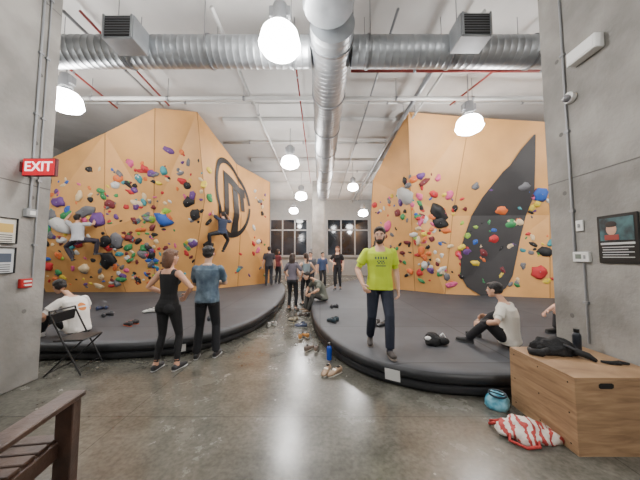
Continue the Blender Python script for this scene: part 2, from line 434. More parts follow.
whitep=mat('pipe_white',(205,205,203),.45); redp=mat('sprinkler_pipe_red',(140,52,48),.45); greyp=mat('conduit_grey',(150,152,155),.4,.5)
def pipe(name,pts,r,m,hang=True):
    b=B(); b.tube(pts,r,m,12)
    P=[V(p) for p in pts]
    for i in range(len(P)-1):
        L=(P[i+1]-P[i]).length; n=max(1,int(L/2))
        if abs((P[i+1]-P[i]).normalized().z)>.5: continue
        for k in range(n):
            c=P[i].lerp(P[i+1],(k+.5)/n); dd=(P[i+1]-P[i]).normalized()
            b.tube([c-dd*.03,c+dd*.03],r*1.25,greyp,12)
            if hang: b.tube([c,V((c.x,c.y,CEIL-.001))],.008,greyp,6)
    b.obj(name,smooth=True)
pipe('ceiling_pipe',[(-9,6.45,5.70),(9,6.45,5.70)],.05,whitep)
pipe('ceiling_pipe',[(-6,4.05,5.98),(6,4.05,5.98)],.05,whitep)
pipe('ceiling_pipe',[(-9,7.3,6.1),(9,7.3,6.1)],.03,whitep)
pipe('ceiling_pipe',[(2.6,4.3,5.88),(2.6,20,5.88)],.06,greyp)
pipe('ceiling_pipe',[(2.95,4.3,5.96),(2.95,20,5.96)],.03,whitep)
pipe('ceiling_pipe',[(-1.9,4.2,5.92),(-1.9,20,5.92)],.035,whitep)
pipe('ceiling_pipe',[(-4.6,4.3,5.95),(-4.6,7.2,5.95)],.03,greyp)
pipe('ceiling_pipe',[(1.4,4.3,5.99),(1.4,20,5.99)],.025,greyp)
pipe('ceiling_pipe',[(-3.9,10,6.12),(9,10,6.12)],.045,whitep)
pipe('ceiling_pipe',[(-9,13.5,6.12),(9,13.5,6.12)],.045,whitep)
pipe('sprinkler_pipe',[(.7,5.5,5.735),(6.4,5.5,5.735)],.032,redp)
pipe('sprinkler_pipe',[(-5.6,4.2,5.83),(-5.85,7.1,5.83)],.025,redp)
pipe('sprinkler_pipe',[(-4.2,4.2,5.85),(-4.3,7.0,5.85)],.025,redp)
pipe('sprinkler_pipe',[(-.55,4.9,5.9),(-.55,15,5.9)],.02,redp)
pipe('sprinkler_pipe',[(4.4,4.2,5.86),(3.7,7.0,5.86)],.025,redp)
b=B()
for y in (8.6,12.2,16.0): b.box((1.2,y,CEIL-.06),(9,.5,.12),ceilm)
b.obj('ceiling_beam')

# ---------------- pendant lamps and added fill lamps ----------------
glow=mat('lamp_glow',(255,252,248),.4,emit=60); hous=mat('lamp_housing',(150,152,155),.45,.4)
def lamp(x,y,z,power=260,big=1.28):
    e=empty('pendant_or_fill_lamp',(x,y,z))
    b=B(); s=big
    b.tube([(0,0,.42*s),(0,0,CEIL-.001-z)],.012,hous,8)
    b.lathe([(0,.46*s),(.05*s,.45*s),(.09*s,.42*s),(.1*s,.2*s),(.07*s,.17*s),(.12*s,.14*s),(.13*s,.12*s),(.0,.12*s)],hous,seg=20)
    b.box((.0,0,.32*s),(.26*s,.1*s,.14*s),hous,bev=.01)
    b.lathe([(.125*s,.13*s),(.155*s,.11*s),(.16*s,.09*s)],hous,seg=24)
    b.lathe([(.24*s,-.10*s),(.255*s,-.095*s),(.25*s,-.085*s)],glow,seg=28)
    b.obj('housing',auto=True,parent=e)
    b=B(); b.lathe([(.12*s,.115*s),(.18*s,.10*s),(.22*s,.05*s),(.24*s,-.03*s),(.245*s,-.09*s),(.22*s,-.15*s),(.12*s,-.20*s),(0,-.215*s)],glow,seg=28)
    b.obj('prismatic_globe',smooth=True,parent=e)
    L=bpy.data.lights.new('bulb','POINT'); L.energy=power; L.shadow_soft_size=.18; L.color=(1,.985,.97)
    lo=bpy.data.objects.new('bulb',L); COL.objects.link(lo); lo.parent=e; lo.location=(0,0,-.45*s)
lamp(-.63,3.8,4.98,150); lamp(-5.5,5.3,4.95,190); lamp(3.8,6.3,4.95,190); lamp(-1.07,8.9,4.95,170)
lamp(-1.05,14,4.95,200); lamp(2.9,17,4.5,200); lamp(-1.9,18.3,4.9,180); lamp(8.3,4.9,4.95,160); lamp(-3.2,-1.2,4.95,190); lamp(3.2,-1.2,4.95,190); lamp(-9.6,3.5,4.95,100); lamp(7.5,0.5,4.95,130); lamp(1.6,12.2,4.95,120,1.)  # lamps after the first two are added fill, brightening back, sides and near end

# ---------------- people ----------------
def ik(a,t,l1,l2,pole):
    d=t-a; L=min(d.length,l1+l2-.004); L=max(L,abs(l1-l2)+.02); dr=d.normalized(); x=(l1*l1-l2*l2+L*L)/(2*L); h=math.sqrt(max(l1*l1-x*x,0))
    p=pole-dr*pole.dot(dr)
    if p.length<1e-4: p=V((0,1,0))-dr*dr.y
    p.normalize(); return a+dr*x+p*h, a+dr*L
def person(name,loc,yaw,h=1.74,fem=False,shirt=(200,200,200),pants=(30,32,38),skin=(205,160,130),hair=(35,28,24),shoes=(40,40,42),
           sole=(215,215,215),sleeve='short',hairstyle='short',beard=False,tight=False,vox=.010,shirt2=None,printf=None,bprintf=None,printc=(70,95,90),
           pelvis=(0,0,.93),up=(0,0,1),hunch=0.,twist=0.,lw=None,rw=None,lep=(-.4,-1,0),rep=(.4,-1,0),la=(-.11,0,.085),ra=(.11,0,.085),
           lkp=(-.1,1,0),rkp=(.1,1,0),lft=(-.15,1,0),rft=(.15,1,0),look=(0,1,0),lhand=None,rhand=None,curl=.5):
    s=h/1.75
    mk=lambda n,c,**k:mat('%s_%s_%d_%d_%d'%((n,)+ (name[:14],)+tuple(c)),c,**k)
    M={'skin':mk('skin',skin,rough=.5),'shirt':mk('shirt',shirt,rough=.85,rgb2=shirt2,vscale=7,bump=.5,bscale=9),'pants':mk('pants',pants,rough=.8,bump=.5,bscale=12),
       'hair':mk('hair',hair,rough=.5,bump=.6,bscale=60),'shoe':mk('shoe',shoes,rough=.6),'sole':mk('sole',sole,rough=.6),
       'print':mk('print',printc,rough=.8)}
    names=list(M)
    b=B(); SA=[]
    dummy=M['skin']
    def lab_ring(c,a,bb,sv,fv,label):
        av=sv.cross(fv).normalized(); SA.append((c,sv,fv,av,a,bb,max(min(a,bb),.02),names.index(label)))
    def loft(rings,label,nlab=3):
        b.loft(rings,dummy,18)
        for i in range(len(rings)-1):
            for k in range(nlab+(1 if i==len(rings)-2 else 0)):
                t=k/nlab; r0,r1=rings[i],rings[i+1]
                lb=label if isinstance(label,str) else label[i]
                lab_ring(r0[0].lerp(r1[0],t),r0[1]*(1-t)+r1[1]*t,r0[2]*(1-t)+r1[2]*t,r0[3],r0[4],lb)
    def tubeL(pts,rad,label):
        n0=B(); rings=n0.tube(pts,rad,dummy,6); loft(rings,label)
    def ell(c,r,label,fr):
        b.ell(c,r,dummy,fr,14,10); SA.append((c,fr[0],fr[1],fr[2],r[0],r[1],r[2],names.index(label)))
    u=V(up).normalized(); r=V((math.cos(twist),math.sin(twist),0)); r=(r-u*r.dot(u)).normalized(); f=u.cross(r)
    rp=V((1,0,0))
    P=V(pelvis)
    def T(z,x=0,y=0):
        k=max(0,z-1.1); y2=y+hunch*k*k*3.
        return P+u*(z-.93)+f*y2+r*x
    if fem: tor=[(.85,.135,.095,0),(.91,.172,.118,-.01),(.97,.168,.115,-.01),(1.03,.14,.10,0),(1.10,.122,.092,0),(1.2,.135,.098,0),(1.30,.148,.108,.005),(1.38,.158,.098,0),(1.43,.14,.08,-.005),(1.47,.075,.06,-.01)]
    else: tor=[(.85,.14,.10,0),(.91,.165,.122,0),(.97,.166,.122,0),(1.03,.158,.118,.003),(1.10,.155,.115,.003),(1.2,.162,.118,.003),(1.30,.18,.126,.003),(1.38,.19,.118,0),(1.43,.168,.092,-.005),(1.475,.08,.065,-.01)]
    loose=0 if (tight) else .012
    rings=[]
    for i,(z,a,bb,y) in enumerate(tor):
        ls=loose if z>.96 and z<1.4 else 0
        rings.append((T(z,0,y),a+ls,bb+ls,r,f))
    labs=['pants' if (tor[i][0]<(.96 if tight else .90)) else 'shirt' for i in range(len(tor)-1)]
    loft(rings,labs)
    hem=.955 if tight else .875
    if not tight:
        w=.012 if fem else .016
        loft([(T(hem,0,0),.172+w,.126+w,r,f),(T(.96,0,0),.170+w,.124+w,r,f),(T(1.05,0,.003),.160+loose,.119+loose,r,f)],'shirt')
    if fem:
        for sx in(-1,1): ell(T(1.28,.065*sx,.075),(.062,.055,.06),'shirt',(r,f,u))
    for sx in(-1,1): ell(T(.90,.075*sx,-.055),(.085,.085,.09),'pants',(r,f,u))
    loft([(T(1.44,0,-.01),.060,.06,r,f),(T(1.50,0,-.002),.052,.055,r,f),(T(1.57,0,.012),.050,.055,r,f)],'skin')
    hc=T(1.635,0,.03)
    hf=V(look).normalized(); hr=hf.cross(V((0,0,1))).normalized(); hu=hr.cross(hf)
    H=lambda x,y,z:hc+hr*x+hf*y+hu*z
    F=(hr,hf,hu)
    ell(H(0,-.012,.03),(.076,.094,.085),'skin',F); ell(H(0,.022,-.03),(.06,.066,.078),'skin',F); ell(H(0,.048,-.088),(.034,.032,.026),'skin',F)
    loft([(H(0,.08,.018),.010,.012,hr,hu),(H(0,.1,-.012),.014,.014,hr,hu),(H(0,.108,-.022),.012,.011,hr,hu)],'skin')
    ell(H(0,.072,.022),(.05,.018,.012),'skin',F)
    for sx in(-1,1): ell(H(.078*sx,-.005,-.01),(.010,.02,.031),'skin',F)
    ell(H(0,-.026,.048),(.088,.103,.086),'hair',F)
    ell(H(0,-.05,.0),(.082,.075,.07),'hair',F)
    ell(H(0,.045,.088),(.06,.045,.028),'hair',F)
    if hairstyle=='long':
        loft([(H(0,-.06,.04),.09,.06,hr,hf),(H(0,-.075,-.06),.098,.055,hr,hf),(H(0,-.075,-.16),.10,.045,hr,hf),(H(0,-.07,-.25),.075,.03,hr,hf)],'hair')
    elif hairstyle=='bob':
        loft([(H(0,-.05,.05),.092,.075,hr,hf),(H(0,-.06,-.03),.102,.07,hr,hf),(H(0,-.068,-.10),.10,.055,hr,hf),(H(0,-.07,-.15),.085,.035,hr,hf)],'hair')
    elif hairstyle=='pony':
        tubeL([H(0,-.1,.05),H(0,-.15,.04),H(0,-.165,-.05),H(0,-.14,-.16),H(0,-.13,-.22)],[.02,.035,.04,.03,.01],'hair')
    elif hairstyle=='curly':
        for k in range(12):
            a=k*PI/6; ell(H(.07*math.cos(a),-.02+.08*math.sin(a)*(.7 if math.sin(a)>0 else 1),.07),(.028,.028,.028),'hair',F)
    if beard:
        ell(H(0,.04,-.082),(.056,.05,.045),'hair',F)
        for sx in(-1,1): ell(H(.05*sx,.02,-.045),(.02,.04,.04),'hair',F)
    post=[]
    for sx,w,ep,hd in ((-1,lw,lep,lhand),(1,rw,rep,rhand)):
        sh=T(1.40,(.162 if fem else .182)*sx,-.005)
        tgt=V(w) if w else V((sx*.27,.05,.86))
        el,wr=ik(sh,tgt,.285,.255,V(ep))
        dirf=(wr-el).normalized(); k=.88 if fem else 1.
        lab_='shirt' if sleeve=='long' else 'skin'; ex=.01 if sleeve=='long' else 0
        tubeL([sh,sh.lerp(el,.35),sh.lerp(el,.7),el,el.lerp(wr,.3),el.lerp(wr,.7),wr],[(x+ex)*k for x in(.056,.051,.045,.041,.043,.034,.027)],lab_)
        ell(sh+u*-.005,(.06*k,.06*k,.06*k),'shirt' if sleeve!='none' else 'skin',(r,f,u))
        if sleeve=='short': tubeL([sh+(sh-el)*.02,sh.lerp(el,.3),sh.lerp(el,.66)],[.06*k,.065*k,.068*k],'shirt')
        hdir=V(hd).normalized() if hd else dirf
        med=(T(1.0)-wr); med=med-hdir*med.dot(hdir)
        if med.length<.02: med=f
        n=med.normalized(); side=hdir.cross(n).normalized()
        ts=-side if side.dot(f)<0 else side
        tubeL([wr-hdir*.02,wr+hdir*.015],[.026,.026],'skin')
        loft([(wr,.027,.02,side,n),(wr+hdir*.03,.036,.018,side,n),(wr+hdir*.07,.042,.016,side,n),(wr+hdir*.095,.04,.012,side,n)],'skin')
        for q,(off,ln) in enumerate(((-.031,.062),(-.011,.078),(.010,.085),(.030,.078))):
            base=wr+hdir*.085+ts*off
            p=[base]; a=.15
            for g in(.45,.32,.23):
                a+=curl*.75; p.append(p[-1]+(hdir*math.cos(a)+n*math.sin(a))*ln*g)
            post.append((p,[.0095,.009,.008,.0065]))
        tb=wr+hdir*.025+ts*.026
        p1=tb+(hdir*.7+ts*.7+n*.2).normalized()*.04; p2=p1+(hdir*.9+ts*.3+n*.4).normalized()*.03
        post.append(([tb,p1,p2,p2+(hdir+n*.5).normalized()*.02],[.013,.011,.01,.007]))
    for sx,an,kp,ft in ((-1,la,lkp,lft),(1,ra,rkp,rft)):
        hp=P+rp*.088*sx+V((0,0,-.01)); kn,ak=ik(hp,V(an),.43,.42,V(kp))
        if tight: rr=(.088,.086,.068,.054,.052,.056,.042,.034)
        else: rr=(.092,.092,.078,.066,.064,.066,.062,.06)
        pts=[hp,hp.lerp(kn,.25),hp.lerp(kn,.65),kn,kn.lerp(ak,.12),kn.lerp(ak,.35),kn.lerp(ak,.72),kn.lerp(ak,.97)]
        tubeL(pts,list(rr),'pants')
        tubeL([kn.lerp(ak,.85),ak+(ak-kn)*.02],[.035,.036],'skin' if tight else 'pants')
        fd=V(ft).normalized(); fs=fd.cross(V((0,0,1)))
        if fs.length<.1: fs=V((1,0,0))
        fs.normalize(); fu=fs.cross(fd).normalized()
        c=ak-fu*.04
        loft([(c-fd*.07,.028,.03,fs,fu),(c-fd*.05,.036,.042,fs,fu),(c+fd*.0,.04,.048,fs,fu),(c+fd*.06,.042,.038,fs,fu),(c+fd*.12,.046,.028,fs,fu),(c+fd*.165,.04,.022,fs,fu),(c+fd*.185,.022,.014,fs,fu)],'shoe')
        cc=c-fu*.034
        loft([(cc-fd*.075,.026,.011,fs,fu),(cc-fd*.05,.038,.011,fs,fu),(cc+fd*.04,.04,.011,fs,fu),(cc+fd*.12,.049,.011,fs,fu),(cc+fd*.17,.042,.011,fs,fu),(cc+fd*.192,.022,.011,fs,fu)],'sole')
    me=b.mesh('tmp'); o=bpy.data.objects.new('tmp',me); COL.objects.link(o)
    md=o.modifiers.new('r','REMESH'); md.mode='VOXEL'; md.voxel_size=vox/s
    ms=o.modifiers.new('s','SMOOTH'); ms.factor=.5; ms.iterations=2
    dg=bpy.context.evaluated_depsgraph_get(); me2=bpy.data.meshes.new_from_object(o.evaluated_get(dg))
    bpy.data.objects.remove(o)
    nv=len(me2.vertices); co=np.empty(nv*3); me2.vertices.foreach_get('co',co); co=co.reshape(-1,3)
    faces=[tuple(p.vertices) for p in me2.polygons]
    fc=np.array([co[list(p)].mean(0) for p in faces])
    best=np.full(len(fc),1e9); lbl=np.zeros(len(fc),int)
    for (c,a1,a2,a3,r1,r2,r3,L) in SA:
        d=fc-np.array(c); q=np.sqrt((d@np.array(a1)/r1)**2+(d@np.array(a2)/r2)**2+(d@np.array(a3)/r3)**2)
        mt=(q-1)*min(r1,r2,r3); w=mt<best; best[w]=mt[w]; lbl[w]=L
    dp=fc-np.array(P); hu_=dp@np.array(u)+.93; hx=dp@np.array(r); hy=dp@np.array(f)
    sh_i,pa_i,sk_i=names.index('shirt'),names.index('pants'),names.index('skin')
    m1=(lbl==pa_i)&(hu_>=hem)&(abs(hx)<.21)&(hy<.155)&(hy>-.2)&(hu_<1.1); lbl[m1]=sh_i
    m2=(lbl==sh_i)&(hu_<hem); lbl[m2]=pa_i
    dn=fc-np.array(T(1.44)); nx=dn@np.array(r); ny=dn@np.array(f); nz=dn@np.array(u)
    if sleeve=='none': m3=(lbl==sh_i)&(abs(nx)<.085)&(nz>-.045-np.clip(ny,0,1)*.6)
    else: m3=(lbl==sh_i)&(abs(nx)<.07)&(nz>.012-np.clip(ny,0,1)*.45)
    lbl[m3]=sk_i
    if printf or bprintf:
        T0=T(1.26)
        for i,p in enumerate(fc):
            if lbl[i]==1:
                d=V(p)-T0; k=d.dot(f)
                if printf and k>.05 and printf(d.dot(r),d.dot(u)): lbl[i]=names.index('print')
                if bprintf and k<-.02 and bprintf(d.dot(r),d.dot(u)): lbl[i]=names.index('print')
    out=B(); out.mats=[M[n] for n in names]
    out.v=[tuple(x) for x in co]; out.f=faces; out.m=[int(x) for x in lbl]
    bpy.data.meshes.remove(me2)
    for pts,rad in post:
        out.tube(pts,rad,M['skin'],8); out.ell(pts[-1],(rad[-1],)*3,M['skin'],None,8,6)
    ew=mat('eye_white',(225,222,218),.3); ei=mat('eye_iris',(40,28,20),.2); lp=mat('lips',(165,95,85),.5); brw=M['hair']
    for sx in(-1,1):
        out.ell(H(.03*sx,.073,.0),(.013,.012,.007),ew,F,10,8); out.ell(H(.03*sx,.0835,.0),(.006,.003,.006),ei,F,8,6)
        out.loft([(H(.014*sx,.09,.018),.004,.004,hf,hu),(H(.032*sx,.089,.024),.005,.005,hf,hu),(H(.05*sx,.076,.019),.003,.003,hf,hu)],brw,8)
    out.ell(H(0,.089,-.056),(.022,.009,.007),lp,F,12,8)
    o=out.obj(name,smooth=True); o.scale=(s,s,s); o.location=loc; o.rotation_euler[2]=yaw
    return o
rad=math.radians
person('woman_in_black_tank_top',(-2.12,3.62,0),rad(-8),1.66,True,(22,22,24),(20,20,23),(205,155,128),(98,64,42),(35,35,38),(190,190,190),'none','bob',tight=True,vox=.008,
   rw=(.19,.12,1.06),rep=(1,-.35,-.1),rhand=(-.6,.5,-.5),lw=(-.20,.17,1.07),lep=(-1,-.6,0),lhand=(.7,.6,.1),la=(-.15,-.03,.085),ra=(.14,.03,.085),look=(.35,1,-.05),twist=rad(-6))
person('man_in_tie_dye_shirt',(-1.76,4.03,0),rad(8),1.72,False,(62,80,98),(24,25,30),(205,165,140),(24,20,20),(30,30,32),(200,200,200),'short','curly',vox=.008,shirt2=(112,132,146),
   rw=(.02,.27,1.16),rep=(1,-.2,-.6),rhand=(-1,.2,.1),lw=(-.02,.25,1.12),lep=(-1,-.2,-.6),lhand=(1,.2,.1),la=(-.14,0,.085),ra=(.14,.05,.085),look=(.1,1,-.02))
def yprint(x,z):
    for k in range(5):
        if abs(x-(-.07+k*.035))<.011 and abs(z-.06)<.016: return True
    if abs(z-.0)<.03 and abs(x)<.05 and (int((x+.5)/.02)+int((z+.5)/.02))%2==0: return True
    return abs(z+.05)<.007 and abs(x)<.07
person('man_in_yellow_tshirt',(.84,3.62,PAD),rad(176),1.73,False,(196,218,52),(32,38,54),(214,168,142),(48,34,26),(60,55,52),(120,110,100),'short','short',beard=True,vox=.007,printf=yprint,
   pelvis=(0,0,.905),up=(0,.04,1),rw=(.25,.14,.93),rep=(.9,-1,0),lw=(-.25,.02,.85),lep=(-.4,-1,0),la=(-.09,.20,.085),ra=(.11,-.26,.13),rkp=(.1,1,0),lft=(-.1,1,0),rft=(.15,1,-.35),look=(.2,1,-.03),curl=.55)
person('person_sitting_in_white_tshirt',(2.72,3.74,PAD),rad(38),1.66,False,(226,221,210),(28,28,32),(205,160,132),(24,20,20),(35,35,36),(60,60,60),'short','short',vox=.008,
   pelvis=(0,0,.12),up=(-.03,-.06,1),hunch=.22,lw=(-.36,.26,.36),lep=(-1,-.2,-.6),rw=(.24,.38,.36),rep=(1,0,-.6),la=(-.30,.46,.085),ra=(.12,.50,.085),lkp=(-.7,0,1),rkp=(.35,0,1),look=(-.1,1,-.05))
person('person_sitting_in_white_tshirt',(-4.02,4.32,PAD),rad(80),1.7,False,(230,226,220),(26,26,30),(200,155,128),(26,22,22),(200,200,200),(230,230,230),'short','short',vox=.008,
   pelvis=(0,0,.12),up=(0,.06,1),hunch=.45,lw=(-.24,.38,.25),lep=(-1,-.1,-.4),rw=(.2,.42,.25),rep=(1,-.1,-.4),la=(-.2,.5,.085),ra=(.15,.5,.085),lkp=(-.4,0,1),rkp=(.4,0,1),look=(.1,1,-.4),
   bprintf=lambda x,z:(x*x+(z-.02)**2<.0045 and not abs(z-.02)<.012),printc=(215,130,60))
person('person_sitting_on_pad',(4.36,4.3,PAD),rad(95),1.7,False,(60,62,66),(30,30,34),(212,165,140),(40,30,24),(35,35,36),(60,60,60),'short','short',vox=.012,
   pelvis=(0,0,.12),up=(0,.02,1),lw=(-.15,.58,.46),rw=(.15,.5,.38),lep=(-1,0,-.6),rep=(1,0,-.6),la=(-.14,.35,.085),ra=(.14,.35,.085),lkp=(-.3,0,1),rkp=(.3,0,1))
person('climber_on_wall',(-7.66,8.05,2.1),rad(6),1.72,False,(176,176,180),(50,44,54),(200,150,120),(24,20,20),(60,60,60),(40,40,40),'short','short',vox=.012,
   pelvis=(0,0,0),up=(-.12,.05,1),lw=(-.38,.16,.85),lep=(-1,-.2,-.4),rw=(.36,.17,.72),rep=(1,-.2,-.5),la=(-.28,.2,-.62),ra=(.38,.24,-.42),lkp=(-1,.1,.2),rkp=(1,.1,.5),lft=(-.5,1,.1),rft=(.5,1,.1),look=(.1,1,.4))
person('climber_on_wall',(-3.62,9.42,2.45),rad(62),1.7,False,(34,44,66),(28,28,32),(195,148,122),(24,20,20),(60,60,60),(40,40,40),'short','short',vox=.012,
   pelvis=(0,0,0),up=(.05,.05,1),lw=(-.30,.22,.86),lep=(-1,-.2,-.4),rw=(.40,.17,.66),rep=(1,-.2,-.5),la=(-.34,.24,-.50),ra=(.26,.22,-.66),lkp=(-1,.1,.5),rkp=(1,.1,.2),lft=(-.5,1,.1),rft=(.5,1,.1),look=(-.1,1,.4))
person('woman_in_grey_top',(-.80,7.45,0),rad(-15),1.64,True,(100,94,104),(26,26,30),(205,160,135),(50,35,28),(60,60,60),(180,180,180),'short','long',tight=True,vox=.012,
   lw=(-.2,.25,1.0),rw=(.22,.2,1.0),rep=(1,-.5,0),lep=(-1,-.5,0))
person('woman_in_teal_top',(-.45,8.25,0),rad(25),1.66,True,(125,140,145),(24,24,28),(210,168,140),(60,40,28),(60,60,60),(180,180,180),'none','pony',tight=True,vox=.012,
   lw=(-.22,.15,1.02),rw=(.22,.18,1.02),rep=(1,-.5,0),lep=(-1,-.5,0))
person('person_sitting_on_pad_edge',(.08,7.5,PAD),rad(115),1.74,False,(105,108,98),(60,58,55),(205,160,132),(30,24,22),(120,100,80),(200,200,200),'short','short',vox=.011,
   pelvis=(0,0,.12),up=(0,.2,1),hunch=.4,lw=(-.15,.45,.25),rw=(.15,.45,.25),lep=(-1,0,-.3),rep=(1,0,-.3),la=(-.13,.5,-.18),ra=(.13,.48,-.18),lkp=(-.3,.3,1),rkp=(.3,.3,1),look=(0,1,-.2))
person('woman_in_black_shirt',(.68,9.9,PAD),rad(165),1.68,True,(30,26,28),(28,28,32),(215,170,142),(90,45,32),(60,60,60),(180,180,180),'short','long',tight=True,vox=.012,
   rw=(.12,.28,1.1),rep=(1,-.3,-.5),lw=(-.24,.1,.9))
far=dict(vox=.016)
person('man_in_dark_shirt',(-2.25,11.3,PAD),rad(10),1.72,False,(48,46,52),(38,40,48),(200,155,130),(30,24,22),(60,60,60),(180,180,180),'short','short',**far)
person('woman_in_dark_red_shirt',(-2.0,12.1,PAD),rad(-30),1.62,True,(110,50,55),(34,36,42),(205,160,135),(35,26,22),(60,60,60),(180,180,180),'short','long',**far)
person('man_in_grey_shirt',(-.42,11.6,0),rad(170),1.76,False,(80,82,88),(36,38,46),(205,160,135),(30,24,22),(60,60,60),(180,180,180),'short','short',**far)
person('woman_in_dark_top',(-1.0,9.4,0),rad(190),1.64,True,(60,58,64),(30,32,38),(205,160,135),(35,26,22),(60,60,60),(180,180,180),'short','long',**far)
person('man_in_blue_shirt',(.12,12.6,0),rad(200),1.76,False,(60,76,110),(46,46,50),(205,160,135),(30,24,22),(60,60,60),(180,180,180),'short','short',**far)
person('woman_in_white_top',(-1.45,13.2,0),rad(20),1.66,True,(180,178,176),(34,36,42),(205,160,135),(70,45,30),(60,60,60),(180,180,180),'short','long',**far)
person('man_in_maroon_shirt',(.95,13.6,0),rad(150),1.78,False,(100,44,48),(40,42,50),(205,160,135),(30,24,22),(60,60,60),(180,180,180),'short','short',**far)

# ---------------- objects ----------------
woodm=bpy.data.materials.new('plywood_box'); woodm.use_nodes=True; nt=woodm.node_tree; pb=nt.nodes['Principled BSDF']; pb.inputs['Roughness'].default_value=.5
tc=nt.nodes.new('ShaderNodeTexCoord'); mp=nt.nodes.new('ShaderNodeMapping'); mp.inputs['Scale'].default_value=(2,2,14)
n=nt.nodes.new('ShaderNodeTexNoise'); n.inputs['Scale'].default_value=1.6; n.inputs['Detail'].default_value=7; n.inputs['Distortion'].default_value=.8
cr=nt.nodes.new('ShaderNodeValToRGB'); cr.color_ramp.elements[0].position=.3; cr.color_ramp.elements[0].color=srgb(124,95,68); cr.color_ramp.elements[1].position=.72; cr.color_ramp.elements[1].color=srgb(170,138,104)
nt.links.new(tc.outputs['Object'],mp.inputs['Vector']); nt.links.new(mp.outputs['Vector'],n.inputs['Vector']); nt.links.new(n.outputs['Fac'],cr.inputs['Fac']); nt.links.new(cr.outputs['Color'],pb.inputs['Base Color'])
dark=mat('slot_dark',(18,15,13),.9)
b=B(); X0,X1,Y0,Y1,Z1=2.03,2.82,2.1,2.8,.6
b.box(((X0+X1)/2,(Y0+Y1)/2,Z1-.009),(X1-X0,Y1-Y0,.018),woodm,bev=.002)
b.box((X0+.009,(Y0+Y1)/2,(Z1-.018)/2),(.018,Y1-Y0,Z1-.018),woodm)
b.box((X1-.009,(Y0+Y1)/2,(Z1-.018)/2),(.018,Y1-Y0,Z1-.018),woodm)
b.box(((X0+X1)/2,Y0+.009,(Z1-.018)/2),(X1-X0-.037,.018,Z1-.018),woodm)
b.box(((X0+X1)/2,Y1-.009,(Z1-.018)/2),(X1-X0-.037,.018,Z1-.018),woodm)
b.loft([(V((2.28+dx,Y0-.001,.535)),.022 if abs(dx)<.05 else .012,.022 if abs(dx)<.05 else .012,V((0,0,1)),V((0,1,0))*.05) for dx in(-.06,-.045,.045,.06)],dark,12)
for y in (Y0+.06,(Y0+Y1)/2,Y1-.06):
    for z in (.06,.3,.54): b.lathe([(0,.0012),(.006,.0012),(.007,0)],dark,(X0,y,z),8,(V((0,1,0)),V((0,0,1)),V((-1,0,0))))
b.obj('plywood_plyo_box')

def lump(name,c,r,m,amp=.35,sc=4.,seg=40,rn=26,extra=None,rotz=0,flat=.35):
    b=B(); sd=V((random.random()*30,)*3); c0=V((0,0,0))
    def fn(q):
        d=V(q); k=1+amp*noise.noise(V((d.x*sc,d.y*sc,d.z*sc))+sd)+amp*.5*noise.noise(d*sc*2.6+sd)
        k+=.2*amp*noise.noise(d*sc*7+sd)
        o=d*k
        if o.z< -r[2]*flat: o.z=-r[2]*flat
        return o+V((0,0,r[2]*flat))
    b.ell(c0,r,m,None,seg,rn,fn)
    if extra: extra(b)
    return b.obj(name,smooth=True,loc=c,rotz=rotz)
blk=mat('black_fabric',(20,20,22),.8,bump=.5,bscale=25)
def jk(b):
    b.tube([(-.12,-.1,.05),(-.2,-.14,.035),(-.27,-.1,.03),(-.24,-.02,.03)],[.03,.035,.03,.02],blk,10)
    b.tube([(.1,-.1,.06),(.18,-.14,.035),(.2,-.2,.016)],[.03,.03,.015],blk,10)
    b.tube([(.0,.0,.11),(.05,-.1,.1),(.16,-.12,.04)],.012,mat('strap',(60,62,66),.6),8)
lump('black_jacket',(2.36,2.62,.602),(.2,.12,.1),blk,.5,7,extra=jk,rotz=-.2)
b=B(); b.lathe([(0,0),(.034,0),(.036,.01),(.036,.15),(.03,.17),(.02,.18),(.02,.2),(.0,.2)],mat('bottle_dark',(34,38,46),.3,.2),seg=20); b.lathe([(.022,.18),(.024,.185),(.024,.215),(0,.217)],mat('cap_black',(15,15,16),.5),seg=16); b.obj('water_bottle',auto=True,loc=(2.66,2.7,.6))
b=B(); b.tube([(0,0,.016),(.07,-.02,.018),(.14,.02,.016),(.2,0,.016)],[.01,.016,.016,.01],blk,10); b.box((.09,0,.012),(.09,.05,.02),blk,bev=.005); b.obj('sunglasses_case',smooth=False,loc=(2.55,2.38,.6),rotz=-.3)

bagm=bpy.data.materials.new('red_white_bag'); bagm.use_nodes=True; nt=bagm.node_tree; pb=nt.nodes['Principled BSDF']; pb.inputs['Roughness'].default_value=.6
tc=nt.nodes.new('ShaderNodeTexCoord'); wv=nt.nodes.new('ShaderNodeTexWave'); wv.inputs['Scale'].default_value=4.2; wv.inputs['Distortion'].default_value=9; wv.inputs['Detail'].default_value=3; wv.inputs['Detail Scale'].default_value=1.9
cr=nt.nodes.new('ShaderNodeValToRGB'); cr.color_ramp.interpolation='CONSTANT'; cr.color_ramp.elements[0].color=srgb(214,205,196); cr.color_ramp.elements[1].position=.62; cr.color_ramp.elements[1].color=srgb(172,58,54)
nt.links.new(tc.outputs['Object'],wv.inputs['Vector']); nt.links.new(wv.outputs['Fac'],cr.inputs['Fac']); nt.links.new(cr.outputs['Color'],pb.inputs['Base Color'])
n=nt.nodes.new('ShaderNodeTexNoise'); n.inputs['Scale'].default_value=14; bp=nt.nodes.new('ShaderNodeBump'); bp.inputs['Strength'].default_value=.8; bp.inputs['Distance'].default_value=.03
nt.links.new(tc.outputs['Object'],n.inputs['Vector']); nt.links.new(n.outputs['Fac'],bp.inputs['Height']); nt.links.new(bp.outputs['Normal'],pb.inputs['Normal'])
redw=mat('bag_strap_red',(172,52,48),.7)
def hd(b):
    b.tube([(-.12,-.05,.06),(-.17,-.15,.03),(-.06,-.19,.012),(.04,-.16,.02),(.06,-.08,.05)],.012,redw,8)
    b.tube([(-.2,.04,.05),(-.24,.08,.015),(-.22,.13,.012),(-.12,.10,.05)],.012,redw,8)
